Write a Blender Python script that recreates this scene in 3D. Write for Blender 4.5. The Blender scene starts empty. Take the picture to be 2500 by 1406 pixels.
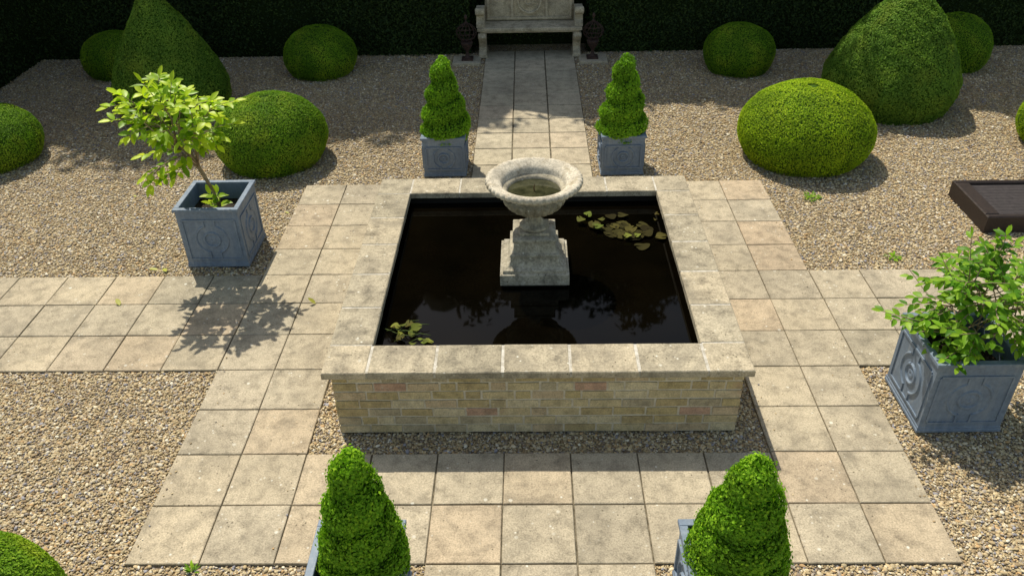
import bpy, numpy as np, math, random
from mathutils import Vector, Matrix
S=0.45
rng=np.random.default_rng(7); random.seed(7)
scene=bpy.context.scene
COL=bpy.context.collection
# ------------------------------------------------------------------ helpers
def link(o,parent=None):
    COL.objects.link(o)
    if parent is not None: o.parent=parent
    return o
def mesh_arrays(name,V,F,var=None,mat=None,parent=None,smooth=False,loc=(0,0,0)):
    V=np.asarray(V,dtype=np.float32); F=np.asarray(F,dtype=np.int32)
    me=bpy.data.meshes.new(name)
    me.vertices.add(len(V)); me.vertices.foreach_set('co',V.ravel())
    k=F.shape[1]; m=len(F)
    me.loops.add(m*k); me.loops.foreach_set('vertex_index',F.ravel())
    me.polygons.add(m); me.polygons.foreach_set('loop_start',np.arange(m,dtype=np.int32)*k)
    if smooth: me.polygons.foreach_set('use_smooth',np.ones(m,dtype=bool))
    me.update(calc_edges=True)
    if var is not None:
        a=me.attributes.new('var','FLOAT','FACE'); a.data.foreach_set('value',np.asarray(var,dtype=np.float32))
    if mat: me.materials.append(mat)
    o=bpy.data.objects.new(name,me); o.location=loc
    return link(o,parent)
class MB:
    def __init__(s): s.v=[]; s.f=[]; s.a=[]; s.sm=[]
    def add(s,vs,fs,var=None,smooth=False):
        b=len(s.v); s.v.extend([tuple(map(float,q)) for q in vs])
        if var is None: var=random.random()
        for q in fs:
            s.f.append(tuple(i+b for i in q)); s.a.append(var); s.sm.append(smooth)
    def box(s,c,d,var=None,ch=0.0,jit=0.0,rz=0.0,taper=1.0):
        x,y,z=[q/2 for q in d]
        def ring(zz,ix,t=1.0): return [(-x*t+ix,-y*t+ix,zz),(x*t-ix,-y*t+ix,zz),(x*t-ix,y*t-ix,zz),(-x*t+ix,y*t-ix,zz)]
        if ch>0:
            vs=ring(-z,0,taper)+ring(z-ch,0)+ring(z,ch)
            fs=[(3,2,1,0)]+[(i,(i+1)%4,4+(i+1)%4,4+i) for i in range(4)]+[(4+i,4+(i+1)%4,8+(i+1)%4,8+i) for i in range(4)]+[(8,9,10,11)]
        else:
            vs=ring(-z,0,taper)+ring(z,0); fs=[(3,2,1,0)]+[(i,(i+1)%4,4+(i+1)%4,4+i) for i in range(4)]+[(4,5,6,7)]
        co,si=math.cos(rz),math.sin(rz); out=[]
        for p in vs:
            p=[q+(random.uniform(-jit,jit) if jit else 0) for q in p]
            out.append((c[0]+p[0]*co-p[1]*si,c[1]+p[0]*si+p[1]*co,c[2]+p[2]))
        s.add(out,fs,var)
    def revolve(s,prof,n=48,c=(0,0,0),mod=None,var=.5,smooth=True,M=None,caps=(True,True)):
        vs=[]
        for j,(r,z) in enumerate(prof):
            for i in range(n):
                a=2*math.pi*i/n; rr=r*(mod(j,a) if mod else 1)
                p=Vector((rr*math.cos(a),rr*math.sin(a),z))
                if M is not None: p=M@p
                vs.append((c[0]+p[0],c[1]+p[1],c[2]+p[2]))
        fs=[]
        for j in range(len(prof)-1):
            for i in range(n):
                fs.append((j*n+i,j*n+(i+1)%n,(j+1)*n+(i+1)%n,(j+1)*n+i))
        if caps[0]: fs.append(tuple(range(n-1,-1,-1)))
        if caps[1]: fs.append(tuple((len(prof)-1)*n+i for i in range(n)))
        s.add(vs,fs,var,smooth)
    def tube(s,pts,rad,n=6,var=.5,smooth=True):
        pts=[Vector(p) for p in pts]; vs=[]; m=len(pts)
        for j,p in enumerate(pts):
            t=(pts[min(j+1,m-1)]-pts[max(j-1,0)]).normalized()
            u=t.cross(Vector((0,0,1)) if abs(t.z)<.9 else Vector((1,0,0))).normalized(); w=t.cross(u)
            r=rad[j] if hasattr(rad,'__len__') else rad
            for i in range(n):
                a=2*math.pi*i/n; q=p+(u*math.cos(a)+w*math.sin(a))*r; vs.append(tuple(q))
        fs=[(j*n+i,j*n+(i+1)%n,(j+1)*n+(i+1)%n,(j+1)*n+i) for j in range(m-1) for i in range(n)]
        fs.append(tuple(range(n-1,-1,-1))); fs.append(tuple((m-1)*n+i for i in range(n)))
        s.add(vs,fs,var,smooth)
    def build(s,name,mat=None,parent=None,loc=(0,0,0),bevel=0):
        me=bpy.data.meshes.new(name); me.from_pydata(s.v,[],s.f); me.update()
        a=me.attributes.new('var','FLOAT','FACE'); a.data.foreach_set('value',np.array(s.a,dtype=np.float32))
        me.polygons.foreach_set('use_smooth',np.array(s.sm,dtype=bool))
        if mat: me.materials.append(mat)
        o=bpy.data.objects.new(name,me); o.location=loc; link(o,parent)
        if bevel:
            b=o.modifiers.new('b','BEVEL'); b.width=bevel; b.segments=2; b.limit_method='ANGLE'
        return o
def empty(name,loc,label,cat,group=None,rz=0):
    o=bpy.data.objects.new(name,None); o.empty_display_size=.1; o.location=loc; o.rotation_euler=(0,0,rz); link(o)
    o['label']=label; o['category']=cat
    if group: o['group']=group
    return o
def tag(o,label,cat,group=None):
    o['label']=label; o['category']=cat
    if group: o['group']=group
def copy_thing(src,name,loc,label=None,rz=0,sc=(1,1,1)):
    c=src.copy(); c.name=name; COL.objects.link(c); c.location=loc; c.rotation_euler=(0,0,rz); c.scale=sc
    if label: c['label']=label
    for ch in [o for o in bpy.data.objects if o.parent==src]:
        k=ch.copy(); COL.objects.link(k); k.parent=c
    return c
# ------------------------------------------------------------------ material helpers
class NT:
    def __init__(s,name):
        s.m=bpy.data.materials.new(name); s.m.use_nodes=True; s.t=s.m.node_tree; s.n=s.t.nodes
        s.b=s.n['Principled BSDF']; s.out=s.n['Material Output']
        s.tc=s.n.new('ShaderNodeTexCoord').outputs['Object']
    def set(s,inp,v):
        if isinstance(v,bpy.types.NodeSocket): s.t.links.new(v,inp)
        else:
            if inp.type=='RGBA' and not isinstance(v,(int,float)): v=tuple(v)+(1,) if len(v)==3 else v
            inp.default_value=v
    def node(s,ty,ins={},**kw):
        x=s.n.new(ty)
        for k,v in kw.items(): setattr(x,k,v)
        for k,v in ins.items(): s.set(x.inputs[k],v)
        return x
    def noise(s,sc,det=4,rough=.6,co=None,dist=0):
        return s.node('ShaderNodeTexNoise',{'Vector':co or s.tc,'Scale':sc,'Detail':det,'Roughness':rough,'Distortion':dist}).outputs['Fac']
    def vor(s,sc,out='Distance',co=None,feature='F1',rnd=1):
        return s.node('ShaderNodeTexVoronoi',{'Vector':co or s.tc,'Scale':sc,'Randomness':rnd},feature=feature).outputs[out]
    def ramp(s,f,stops,interp='LINEAR'):
        x=s.node('ShaderNodeValToRGB',{'Fac':f}); r=x.color_ramp; r.interpolation=interp
        while len(r.elements)<len(stops): r.elements.new(.5)
        for e,(p,c) in zip(r.elements,stops):
            e.position=p; e.color=(c,c,c,1) if isinstance(c,(int,float)) else tuple(c)+(1,)
        return x.outputs['Color']
    def mix(s,f,a,b,mode='MIX'):
        x=s.node('ShaderNodeMix',data_type='RGBA',blend_type=mode)
        s.set(x.inputs[0],f); s.set(x.inputs[6],a); s.set(x.inputs[7],b); return x.outputs[2]
    def mul(s,a,b): return s.mix(1.0,a,b,'MULTIPLY')
    def math(s,op,a,b=0,c=0):
        x=s.node('ShaderNodeMath',operation=op); s.set(x.inputs[0],a); s.set(x.inputs[1],b); s.set(x.inputs[2],c); return x.outputs[0]
    def attr(s,nm='var',ty='GEOMETRY'): return s.node('ShaderNodeAttribute',attribute_name=nm,attribute_type=ty).outputs['Fac']
    def bump(s,h,st=.5,d=.01,nrm=None):
        ins={'Height':h,'Strength':st,'Distance':d}
        if nrm is not None: ins['Normal']=nrm
        return s.node('ShaderNodeBump',ins).outputs['Normal']
    def done(s,col,rough=.8,normal=None,spec=.3,metal=0):
        s.set(s.b.inputs['Base Color'],col); s.set(s.b.inputs['Roughness'],rough)
        s.b.inputs['Specular IOR Level'].default_value=spec; s.b.inputs['Metallic'].default_value=metal
        if normal is not None: s.set(s.b.inputs['Normal'],normal)
        return s.m
def stone(name,stops,wspots=.5,dspots=.5,grime=.6,bump=.5,fine=90,lich=None):
    s=NT(name); v=s.attr()
    co=s.node('ShaderNodeVectorMath',{0:s.tc},operation='ADD'); cmb=s.node('ShaderNodeCombineXYZ',{'X':s.math('MULTIPLY',v,37.0),'Y':s.math('MULTIPLY',v,91.0)})
    s.set(co.inputs[1],cmb.outputs[0]); co=co.outputs[0]
    c=s.ramp(v,stops)
    big=s.noise(1.1,5,.65); c=s.mul(c,s.ramp(big,[(.3,.80),(.7,1.12)]))
    md=s.noise(9,7,.7,co); c=s.mul(c,s.ramp(md,[(.3,1-.45*grime),(.52,1.0),(.75,1.16)]))
    fi=s.noise(fine,4,.75); c=s.mul(c,s.ramp(fi,[(.32,.58),(.5,1.0),(.7,1.30)]))
    st=s.noise(2.6,8,.7,co,.8); c=s.mix(s.ramp(st,[(.48,0.0),(.68,.42*grime)]),c,(.19,.17,.13))
    dv=s.vor(26,co=co); dm=s.ramp(dv,[(.10,1.0),(.2,0.0)]); dm=s.math('MULTIPLY',dm,s.ramp(s.noise(5,3,.5,co),[(.5,0.0),(.62,dspots)]))
    c=s.mix(dm,c,(.10,.085,.055))
    for (vs,t0,t1,ns) in ((17,.09,.15,3.3),(7,.07,.10,2.1)):
        wv=s.vor(vs,co=co); nn=s.math('ADD',wv,s.math('MULTIPLY',s.math('SUBTRACT',fi,.5),.16))
        wm=s.ramp(nn,[(t0,1.0),(t1,0.0)]); wm=s.math('MULTIPLY',wm,s.ramp(s.noise(ns,3,.5,co),[(.46,0.0),(.62,wspots)]))
        c=s.mix(wm,c,(.70,.68,.58))
    if lich:
        lm=s.ramp(s.noise(6,8,.75,co,.4),[(.54,0.0),(.64,lich[1])]); c=s.mix(lm,c,lich[0])
    h=s.math('ADD',s.math('MULTIPLY',fi,.6),md)
    return s.done(c,.88,s.bump(h,bump,.006),.2)
def foliage(name,dark,mid,light,trans=.3,rough=.5,spec=.35,mottle=2.0,patch=None):
    s=NT(name); v=s.attr()
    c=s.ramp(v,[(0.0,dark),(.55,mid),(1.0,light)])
    c=s.mul(c,s.ramp(s.noise(mottle,3,.6),[(.3,.78),(.7,1.16)]))
    if patch: c=s.mix(s.ramp(s.noise(patch[1],4,.6),[(.5,0.0),(.66,patch[2])]),c,patch[0])
    m=s.done(c,rough,None,spec)
    tr=s.node('ShaderNodeBsdfTranslucent',{'Color':s.mix(1.0,c,(1.1,1.3,.5),'MULTIPLY')})
    mx=s.node('ShaderNodeMixShader',{'Fac':trans}); s.t.links.new(s.b.outputs[0],mx.inputs[1]); s.t.links.new(tr.outputs[0],mx.inputs[2]); s.t.links.new(mx.outputs[0],s.out.inputs[0])
    return m
M={}
M['slab']=stone('paving_stone',[(0,(.40,.35,.255)),(.25,(.45,.39,.285)),(.5,(.475,.41,.295)),(.75,(.495,.42,.295)),(.9,(.50,.395,.27)),(1,(.42,.38,.285))],.9,.9,1.0,.6)
M['path']=stone('path_stone',[(0,(.45,.395,.29)),(.5,(.49,.43,.31)),(1,(.53,.445,.32))],.6,.6,.9,.5)
M['coping']=stone('coping_stone',[(0,(.38,.335,.24)),(.5,(.45,.395,.285)),(1,(.49,.42,.295))],1.0,1.0,1.3,.8,80)
M['urn']=stone('weathered_urn_stone',[(0,(.42,.38,.28)),(1,(.50,.45,.34))],1.0,1.0,1.4,1.2,55,((.13,.115,.075),.85))
M['rim']=stone('pale_urn_stone',[(0,(.62,.56,.44)),(1,(.66,.60,.48))],.6,.8,.9,.9,65,((.34,.28,.18),.7))
M['ped']=stone('pedestal_stone',[(0,(.40,.365,.275)),(1,(.48,.435,.335))],1.0,1.0,1.4,1.1,55,((.64,.60,.50),.6))
M['bench']=stone('bench_stone',[(0,(.50,.435,.31)),(1,(.56,.485,.35))],.6,.8,1.1,.6,70,((.22,.19,.12),.6))
s=NT('pale_mortar'); M['mortar']=s.done(s.ramp(s.noise(25,5),[(.35,(.36,.33,.26)),(.65,(.62,.59,.52))]),.9,s.bump(s.noise(90),.4,.004))
s=NT('joint_sand'); M['joint']=s.done(s.ramp(s.noise(25,5),[(.35,(.07,.058,.035)),(.7,(.24,.205,.14))]),.95,s.bump(s.noise(120),.6,.004))
s=NT('brick_mortar'); M['bmortar']=s.done(s.ramp(s.noise(30,5),[(.3,(.50,.45,.34)),(.7,(.70,.65,.53))]),.95,s.bump(s.noise(120),.5,.004))
s=NT('gault_brick'); v=s.attr()
c=s.ramp(v,[(0,(.53,.43,.22)),(.20,(.60,.50,.29)),(.40,(.65,.56,.36)),(.56,(.50,.40,.21)),(.70,(.48,.41,.27)),(.82,(.58,.46,.29)),(.93,(.55,.36,.25)),(.98,(.34,.27,.17))],'CONSTANT')
c=s.mul(c,s.ramp(s.noise(14,6,.7),[(.3,.64),(.55,1.0),(.75,1.15)])); c=s.mul(c,s.ramp(s.noise(110,3,.7),[(.3,.7),(.7,1.2)]))
c=s.mix(s.ramp(s.noise(6,7,.78,None,.6),[(.56,0.0),(.66,.5)]),c,(.25,.20,.11))
c=s.mix(s.ramp(s.noise(9,7,.78,None,.6),[(.60,0.0),(.70,.5)]),c,(.70,.64,.49))
c=s.mix(s.ramp(s.noise(3.1,6,.7,None,.4),[(.60,0.0),(.70,.4)]),c,(.55,.35,.23))
M['brick']=s.done(c,.9,s.bump(s.noise(50,6,.75),1.0,.009),.2)
PEB=[(0,(.45,.35,.195)),(.17,(.55,.45,.27)),(.32,(.32,.235,.13)),(.45,(.59,.50,.34)),(.56,(.36,.31,.25)),(.65,(.48,.37,.21)),(.78,(.22,.17,.12)),(.85,(.71,.65,.51)),(.90,(.29,.28,.30)),(.95,(.50,.33,.16))]
s=NT('gravel_bed')
vn=s.node('ShaderNodeTexVoronoi',{'Vector':s.tc,'Scale':66.0}); sep=s.node('ShaderNodeSeparateColor',{0:vn.outputs['Color']})
c=s.ramp(sep.outputs[0],PEB,'CONSTANT'); c=s.mul(c,s.ramp(vn.outputs['Distance'],[(.35,1.0),(.8,.45)]))
c=s.mul(c,s.ramp(s.noise(.8,4),[(.3,.8),(.7,1.1)]))
M['gravel']=s.done(c,.8,s.bump(s.math('SUBTRACT',1.0,vn.outputs['Distance']),.9,.01),.25)
s=NT('pebble'); v=s.attr('pv','INSTANCER')
c=s.ramp(v,PEB,'CONSTANT'); oi=s.attr('pb','INSTANCER'); c=s.mul(c,s.ramp(oi,[(0,.75),(1,1.25)])); c=s.mul(c,s.ramp(s.noise(1.2,3),[(.2,.85),(.8,1.12)]))
M['pebble']=s.done(c,.68,None,.25)
s=NT('grass_field'); M['field']=s.done(s.ramp(s.noise(.6,8),[(.3,(.03,.055,.015)),(.7,(.06,.1,.03))]),.95)
# lead planters
s=NT('blue_grey_lead'); n1=s.noise(5,6,.7); n2=s.noise(45,5,.7)
c=s.ramp(n1,[(.3,(.135,.18,.245)),(.5,(.165,.215,.285)),(.7,(.215,.265,.33))]); c=s.mul(c,s.ramp(n2,[(.3,.8),(.7,1.18)]))
strk=s.node('ShaderNodeMapping',{'Vector':s.tc}); strk.inputs['Scale'].default_value=(14,14,1.2)
c=s.mix(s.ramp(s.noise(1.6,5,.6,strk.outputs[0]),[(.52,0.0),(.72,.28)]),c,(.42,.45,.46))
c=s.mix(s.ramp(s.noise(8,7,.75,None,.2),[(.60,0.0),(.72,.22)]),c,(.09,.11,.15))
M['lead']=s.done(c,s.ramp(n2,[(.3,.45),(.7,.65)]),s.bump(n2,.25,.002),.35,.05)
s=NT('potting_soil'); M['soil']=s.done(s.ramp(s.noise(60,5),[(.35,(.012,.009,.006)),(.7,(.05,.038,.025))]),.95,s.bump(s.noise(70),1,.01))
s=NT('rusty_iron'); M['iron']=s.done(s.ramp(s.noise(30,5),[(.35,(.03,.02,.018)),(.7,(.10,.055,.04))]),.7,None,.4,.3)
s=NT('rusty_pipe'); M['pipe']=s.done((.09,.05,.03),1.0,None,.0)
s=NT('pond_water'); nz=s.noise(2.2,2,.4)
M['water']=s.done(s.ramp(s.noise(1.7,3),[(.3,(.0010,.0008,.0004)),(.7,(.003,.0022,.0010))]),.03,s.bump(nz,.05,.02),.25)
s.b.inputs['IOR'].default_value=1.33
s=NT('urn_water'); M['uwater']=s.done(s.ramp(s.noise(9,4),[(.35,(.018,.020,.009)),(.65,(.07,.07,.035))]),.08,None,.5)
s=NT('pool_liner'); M['liner']=s.done((.012,.011,.009),.5,None,.3)
s=NT('dark_wet_stone'); M['wet']=s.done((.02,.018,.013),.35,None,.4)
s=NT('bark'); M['bark']=s.done(s.ramp(s.noise(40,5),[(.3,(.18,.13,.08)),(.7,(.36,.29,.18))]),.85,s.bump(s.noise(60),.5,.005))
s=NT('dark_bark'); M['dbark']=s.done(s.ramp(s.noise(12,5),[(.3,(.04,.03,.02)),(.7,(.1,.075,.05))]),.9)
s=NT('green_stem'); M['stem']=s.done((.09,.13,.035),.7,None,.15)
s=NT('wicker')
wv=s.node('ShaderNodeTexBrick',{'Scale':1.0,'Color1':(.065,.044,.036),'Color2':(.036,.025,.022),'Mortar':(.006,.004,.003),'Mortar Size':.0026,'Brick Width':.026,'Row Height':.012})
cmb=s.node('ShaderNodeSeparateXYZ',{0:s.tc}); cc=s.node('ShaderNodeCombineXYZ',{'X':s.math('ADD',cmb.outputs[0],cmb.outputs[1]),'Y':s.math('ADD',cmb.outputs[2],s.math('MULTIPLY',cmb.outputs[1],.7))})
s.set(wv.inputs['Vector'],cc.outputs[0])
M['wicker']=s.done(wv.outputs['Color'],.55,s.bump(wv.outputs['Fac'],-.8,.004),.35)
s=NT('dark_slat'); M['slat']=s.done(s.ramp(s.noise(20,4),[(.3,(.032,.027,.028)),(.7,(.055,.047,.047))]),.6,None,.3)
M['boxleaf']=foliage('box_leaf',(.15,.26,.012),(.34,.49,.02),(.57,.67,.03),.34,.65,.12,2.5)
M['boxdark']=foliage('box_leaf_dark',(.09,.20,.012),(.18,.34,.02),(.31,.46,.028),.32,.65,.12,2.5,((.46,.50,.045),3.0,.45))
M['yew']=foliage('cone_leaf',(.08,.17,.025),(.16,.29,.035),(.28,.42,.05),.3,.65,.12,1.8,((.33,.40,.05),2.5,.4))
M['spiral']=foliage('spiral_leaf',(.09,.20,.01),(.21,.42,.02),(.38,.60,.03),.35,.6,.15,4)
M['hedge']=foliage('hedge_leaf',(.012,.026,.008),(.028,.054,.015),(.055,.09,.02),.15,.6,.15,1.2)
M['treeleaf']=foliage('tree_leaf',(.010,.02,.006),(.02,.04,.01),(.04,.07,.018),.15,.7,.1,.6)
M['citrus']=foliage('citrus_leaf',(.12,.26,.012),(.34,.51,.018),(.62,.73,.04),.42,.42,.3,3)
M['citrusdark']=foliage('shrub_leaf',(.07,.20,.012),(.18,.37,.02),(.36,.54,.05),.4,.45,.25,3)
M['lily']=foliage('lily_leaf',(.07,.055,.012),(.10,.14,.02),(.20,.21,.035),.1,.7,.1,6)
M['lilysub']=foliage('sunken_lily_leaf',(.016,.013,.004),(.038,.034,.009),(.08,.07,.017),.0,.8,.06,6)
s=NT('dark_core'); M['core']=s.done((.012,.022,.004),.95,None,.1)
s=NT('leafy_core'); M['gcore']=s.done((.045,.095,.010),.95,None,.1)
M['litter']=foliage('fallen_leaf_yellow',(.4,.42,.06),(.45,.45,.08),(.5,.5,.1),.2,.5,.3)
# ------------------------------------------------------------------ ground
def sheet(name,x0,x1,y0,y1,z,mat):
    o=mesh_arrays(name,[(x0,y0,z),(x1,y0,z),(x1,y1,z),(x0,y1,z)],[(0,1,2,3)],[.5],mat); o['kind']='structure'; return o
sheet('ground',-150,150,-150,150,-.035,M['field'])
sheet('gravel_ground',-18.6*S,18.6*S,-8*S,23*S,-.022,M['gravel'])
# ------------------------------------------------------------------ paving
cells=set()
for i in range(11):
    for k in range(11):
        X=i-5.5
        if k<2 or k>=9 or X<-3.5 or X>=3.5: cells.add((X,float(k)))
for c in range(12):
    for k in (4,5,6):
        cells.add((-6.5-c,float(k))); cells.add((5.5+c,float(k)))
front=[(x,float(k)) for x in (-1.5,-.5,.5) for k in (-1,-2,-3,-4,-5)]
backp=[(x,11.0+k) for x in (-1.5,-.5,.5) for k in range(10)]
def paving(name,cells,mat,jname,gg=.0042):
    b=MB(); j=MB()
    for (X,K) in sorted(cells):
        g=gg+random.uniform(-.0008,.001)
        w=S-2*g; cx=(X+.5)*S+random.uniform(-.0012,.0012); cy=(K+.5)*S+random.uniform(-.0012,.0012)
        n0=len(b.v); b.box((cx,cy,-.025+random.uniform(-.0015,.0015)),(w,w,.05),random.random(),.004,0,random.uniform(-.004,.004))
        tx,ty=random.uniform(-.004,.004),random.uniform(-.004,.004)
        for i in range(n0,len(b.v)):
            v=b.v[i]; b.v[i]=(v[0]+random.uniform(-.0014,.0014),v[1]+random.uniform(-.0014,.0014),v[2]+(v[0]-cx)*tx+(v[1]-cy)*ty)
        j.add([(X*S,K*S,-.012),((X+1)*S,K*S,-.012),((X+1)*S,(K+1)*S,-.012),(X*S,(K+1)*S,-.012)],[(0,1,2,3)],.5)
    o=b.build(name,mat); o['kind']='structure'
    q=j.build(jname,M['joint']); q['kind']='structure'
paving('pavement',cells,M['slab'],'pavement_bed')
paving('front_path',front,M['slab'],'front_path_bed')
paving('path',backp,M['path'],'path_bed',.0080)
# ------------------------------------------------------------------ pebbles
def in_paving(x,y,m=.003):
    X=x/S; K=y/S; e=m/S
    ring=(np.abs(X)<5.5+e)&(K>-e)&(K<11+e)&~((np.abs(X)<3.5-e)&(K>2+e)&(K<9-e))
    arm=(K>4-e)&(K<7+e)&(np.abs(X)>5)&(np.abs(X)<17.5)
    fp=(np.abs(X)<1.5+e)&((K<.1)|(K>10.9))
    pool=(np.abs(X)<3.0)&(K>2.48)&(K<8.5)
    return ring|arm|fp|pool
def pebbles():
    pts=[]
    for (x0,x1,y0,y1,den,sc) in ((-8.2,8.2,-1.6,2.7,6600,.88),(-8.2,8.2,2.7,5.6,4300,.95),(-8.2,8.2,5.6,9.4,2300,1.0)):
        n=int((x1-x0)*(y1-y0)*den); x=rng.uniform(x0,x1,n); y=rng.uniform(y0,y1,n)
        vis=np.abs(x)<(3.6+.48*(y+1.6)+.6)
        keep=~in_paving(x,y)&vis; x=x[keep]; y=y[keep]
        pts.append(np.stack([x,y,np.full(len(x),sc)],1))
    P=np.concatenate(pts); n=len(P)
    siz=np.clip(rng.lognormal(math.log(.0068),.36,n),.0035,.016)*P[:,2]
    V=np.stack([P[:,0],P[:,1],-.019+siz*.25+rng.uniform(0,.003,n)],1)
    m=320; ang=rng.integers(0,4,m); yy=rng.uniform(0,11*S,m); ed=rng.exponential(.05,m)
    ex=np.where(ang==0,-5.5*S+ed,np.where(ang==1,5.5*S-ed,np.where(rng.random(m)<.5,-3.5*S-ed,3.5*S+ed)))
    keep=in_paving(ex,yy,-.02)&(np.abs(ex)<5.45*S)
    ex=ex[keep];yy=yy[keep]; s2=rng.uniform(.003,.007,len(ex))
    V=np.concatenate([V,np.stack([ex,yy,s2*.35+.001],1)]); siz=np.concatenate([siz,s2]); n=len(V)
    me=bpy.data.meshes.new('gravel'); me.vertices.add(n); me.vertices.foreach_set('co',V.astype(np.float32).ravel())
    def at(nm,ty,arr,key):
        a=me.attributes.new(nm,ty,'POINT'); a.data.foreach_set(key,arr.astype(np.float32).ravel())
    at('psc','FLOAT_VECTOR',np.stack([siz*rng.uniform(1.0,1.5,n),siz*rng.uniform(.75,1.05,n),siz*rng.uniform(.45,.8,n)],1),'vector')
    at('prot','FLOAT_VECTOR',np.stack([rng.normal(0,.2,n),rng.normal(0,.2,n),rng.uniform(0,6.28,n)],1),'vector')
    at('pv','FLOAT',rng.random(n),'value'); at('pb','FLOAT',rng.random(n),'value')
    o=bpy.data.objects.new('gravel',me); link(o); o['kind']='stuff'
    ng=bpy.data.node_groups.new('pebble_scatter','GeometryNodeTree')
    ng.interface.new_socket('Geometry',in_out='INPUT',socket_type='NodeSocketGeometry'); ng.interface.new_socket('Geometry',in_out='OUTPUT',socket_type='NodeSocketGeometry')
    N=ng.nodes; L=ng.links; gi=N.new('NodeGroupInput'); go=N.new('NodeGroupOutput')
    ico=N.new('GeometryNodeMeshIcoSphere'); ico.inputs['Radius'].default_value=1; ico.inputs['Subdivisions'].default_value=2
    ss=N.new('GeometryNodeSetShadeSmooth'); L.new(ico.outputs[0],ss.inputs[0])
    sm=N.new('GeometryNodeSetMaterial'); sm.inputs['Material'].default_value=M['pebble']; L.new(ss.outputs[0],sm.inputs[0])
    ip=N.new('GeometryNodeInstanceOnPoints'); L.new(gi.outputs[0],ip.inputs['Points']); L.new(sm.outputs[0],ip.inputs['Instance'])
    def na(nm,ty):
        a=N.new('GeometryNodeInputNamedAttribute'); a.data_type=ty; a.inputs[0].default_value=nm; return a.outputs[0]
    L.new(na('psc','FLOAT_VECTOR'),ip.inputs['Scale'])
    er=N.new('FunctionNodeEulerToRotation'); L.new(na('prot','FLOAT_VECTOR'),er.inputs[0]); L.new(er.outputs[0],ip.inputs['Rotation'])
    L.new(ip.outputs[0],go.inputs[0])
    md=o.modifiers.new('scatter','NODES'); md.node_group=ng
    me.materials.append(M['pebble'])
pebbles()
# ------------------------------------------------------------------ pool
CK=5.5*S
pool=empty('garden_pool',(0,CK,0),'square raised pool with buff brick wall and stone coping','pool')
b=MB(); H=.53; ch=H/7
half=3.06*S
for side in range(4):
    a=side*math.pi/2; co,si=math.cos(a),math.sin(a)
    for c in range(7):
        x=-half+(.0 if c%2==0 else -.055)
        while x<half-.012:
            L=.210 if random.random()<.74 else .100
            x1=min(x+L,half); x0=max(x,-half)
            if half-x1<.06: x1=half
            if x1-x0>.02:
                yy=-(half-.05+random.uniform(-.003,.002)); cz=ch*(c+.5)+random.uniform(-.0015,.0015)
                xa,xb=x0,x1
                if side%2==1: xa=max(xa,-half+.1); xb=min(xb,half-.1)
                if xb-xa>.02:
                    cx=(xa+xb)/2; px=cx*co-yy*si; py=cx*si+yy*co
                    b.box((px,py,cz),(xb-xa,.1,ch-.013),random.random(),.0,.0022,a)
            x=x1+.0140
b.build('wall',M['brick'],pool)
b=MB(); ho=half-.0068; hi=2.62*S
for (x,y,dx,dy) in ((0,-(ho+hi)/2,2*ho,ho-hi),(0,(ho+hi)/2,2*ho,ho-hi),(-(ho+hi)/2,0,ho-hi,2*hi),((ho+hi)/2,0,ho-hi,2*hi)):
    b.box((x,y,(H-.002)/2),(dx,dy,H-.002),.5)
b.build('wall_mortar',M['bmortar'],pool)
b=MB(); hl=2.585*S
for (x,y,dx,dy) in ((0,-hl,2*hl,.012),(0,hl,2*hl,.012),(-hl,0,.012,2*hl-.014),(hl,0,.012,2*hl-.014)):
    b.box((x,y,.265),(dx,dy,.526),.5)
b.build('liner',M['liner'],pool)
b=MB(); m=MB(); o_=3.17*S; i_=2.5*S; cw=o_-i_; T=.052; zt=H+T/2+.001
def cs(x,y,dx,dy):
    tz=random.uniform(-.0008,.0008); n0=len(b.v); b.box((x,y,zt+tz),(dx,dy,T),random.random(),.006,0,random.uniform(-.002,.002))
    for i in range(n0,len(b.v)):
        v=b.v[i]; b.v[i]=(v[0]+random.uniform(-.002,.002),v[1]+random.uniform(-.002,.002),v[2])
for sy in (-1,1):
    ce=sy*(o_+i_)/2; g=.0072 if sy<0 else .005
    for i in range(5): cs((i-2)*S,ce,S-2*g,cw)
    for sx in (-1,1): cs(sx*(o_+i_)/2+sx*g/2,ce,cw-g,cw)
g=.005
for sx in (-1,1):
    ce=sx*(o_+i_)/2
    for i in range(5): cs(ce,(i-2)*S,cw,S-2*g)
om=o_-.006; im=i_+.006; zb=zt-T/2+.004; zu=zt+T/2-.0035
def rg(h,z): return [(-h,-h,z),(h,-h,z),(h,h,z),(-h,h,z)]
m.add(rg(om,zb)+rg(im,zb)+rg(om,zu)+rg(im,zu),
[(i,(i+1)%4,8+(i+1)%4,8+i) for i in range(4)]+[(4+(i+1)%4,4+i,12+i,12+(i+1)%4) for i in range(4)]+[(8+i,8+(i+1)%4,12+(i+1)%4,12+i) for i in range(4)]+[(i,4+i,4+(i+1)%4,(i+1)%4) for i in range(4)],.5)
b.build('coping',M['coping'],pool); m.build('mortar_bed',M['mortar'],pool)
WZ=.462
w=sheet('water',-hl+.006,hl-.006,CK-hl+.006,CK+hl-.006,WZ,M['water'])
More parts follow.
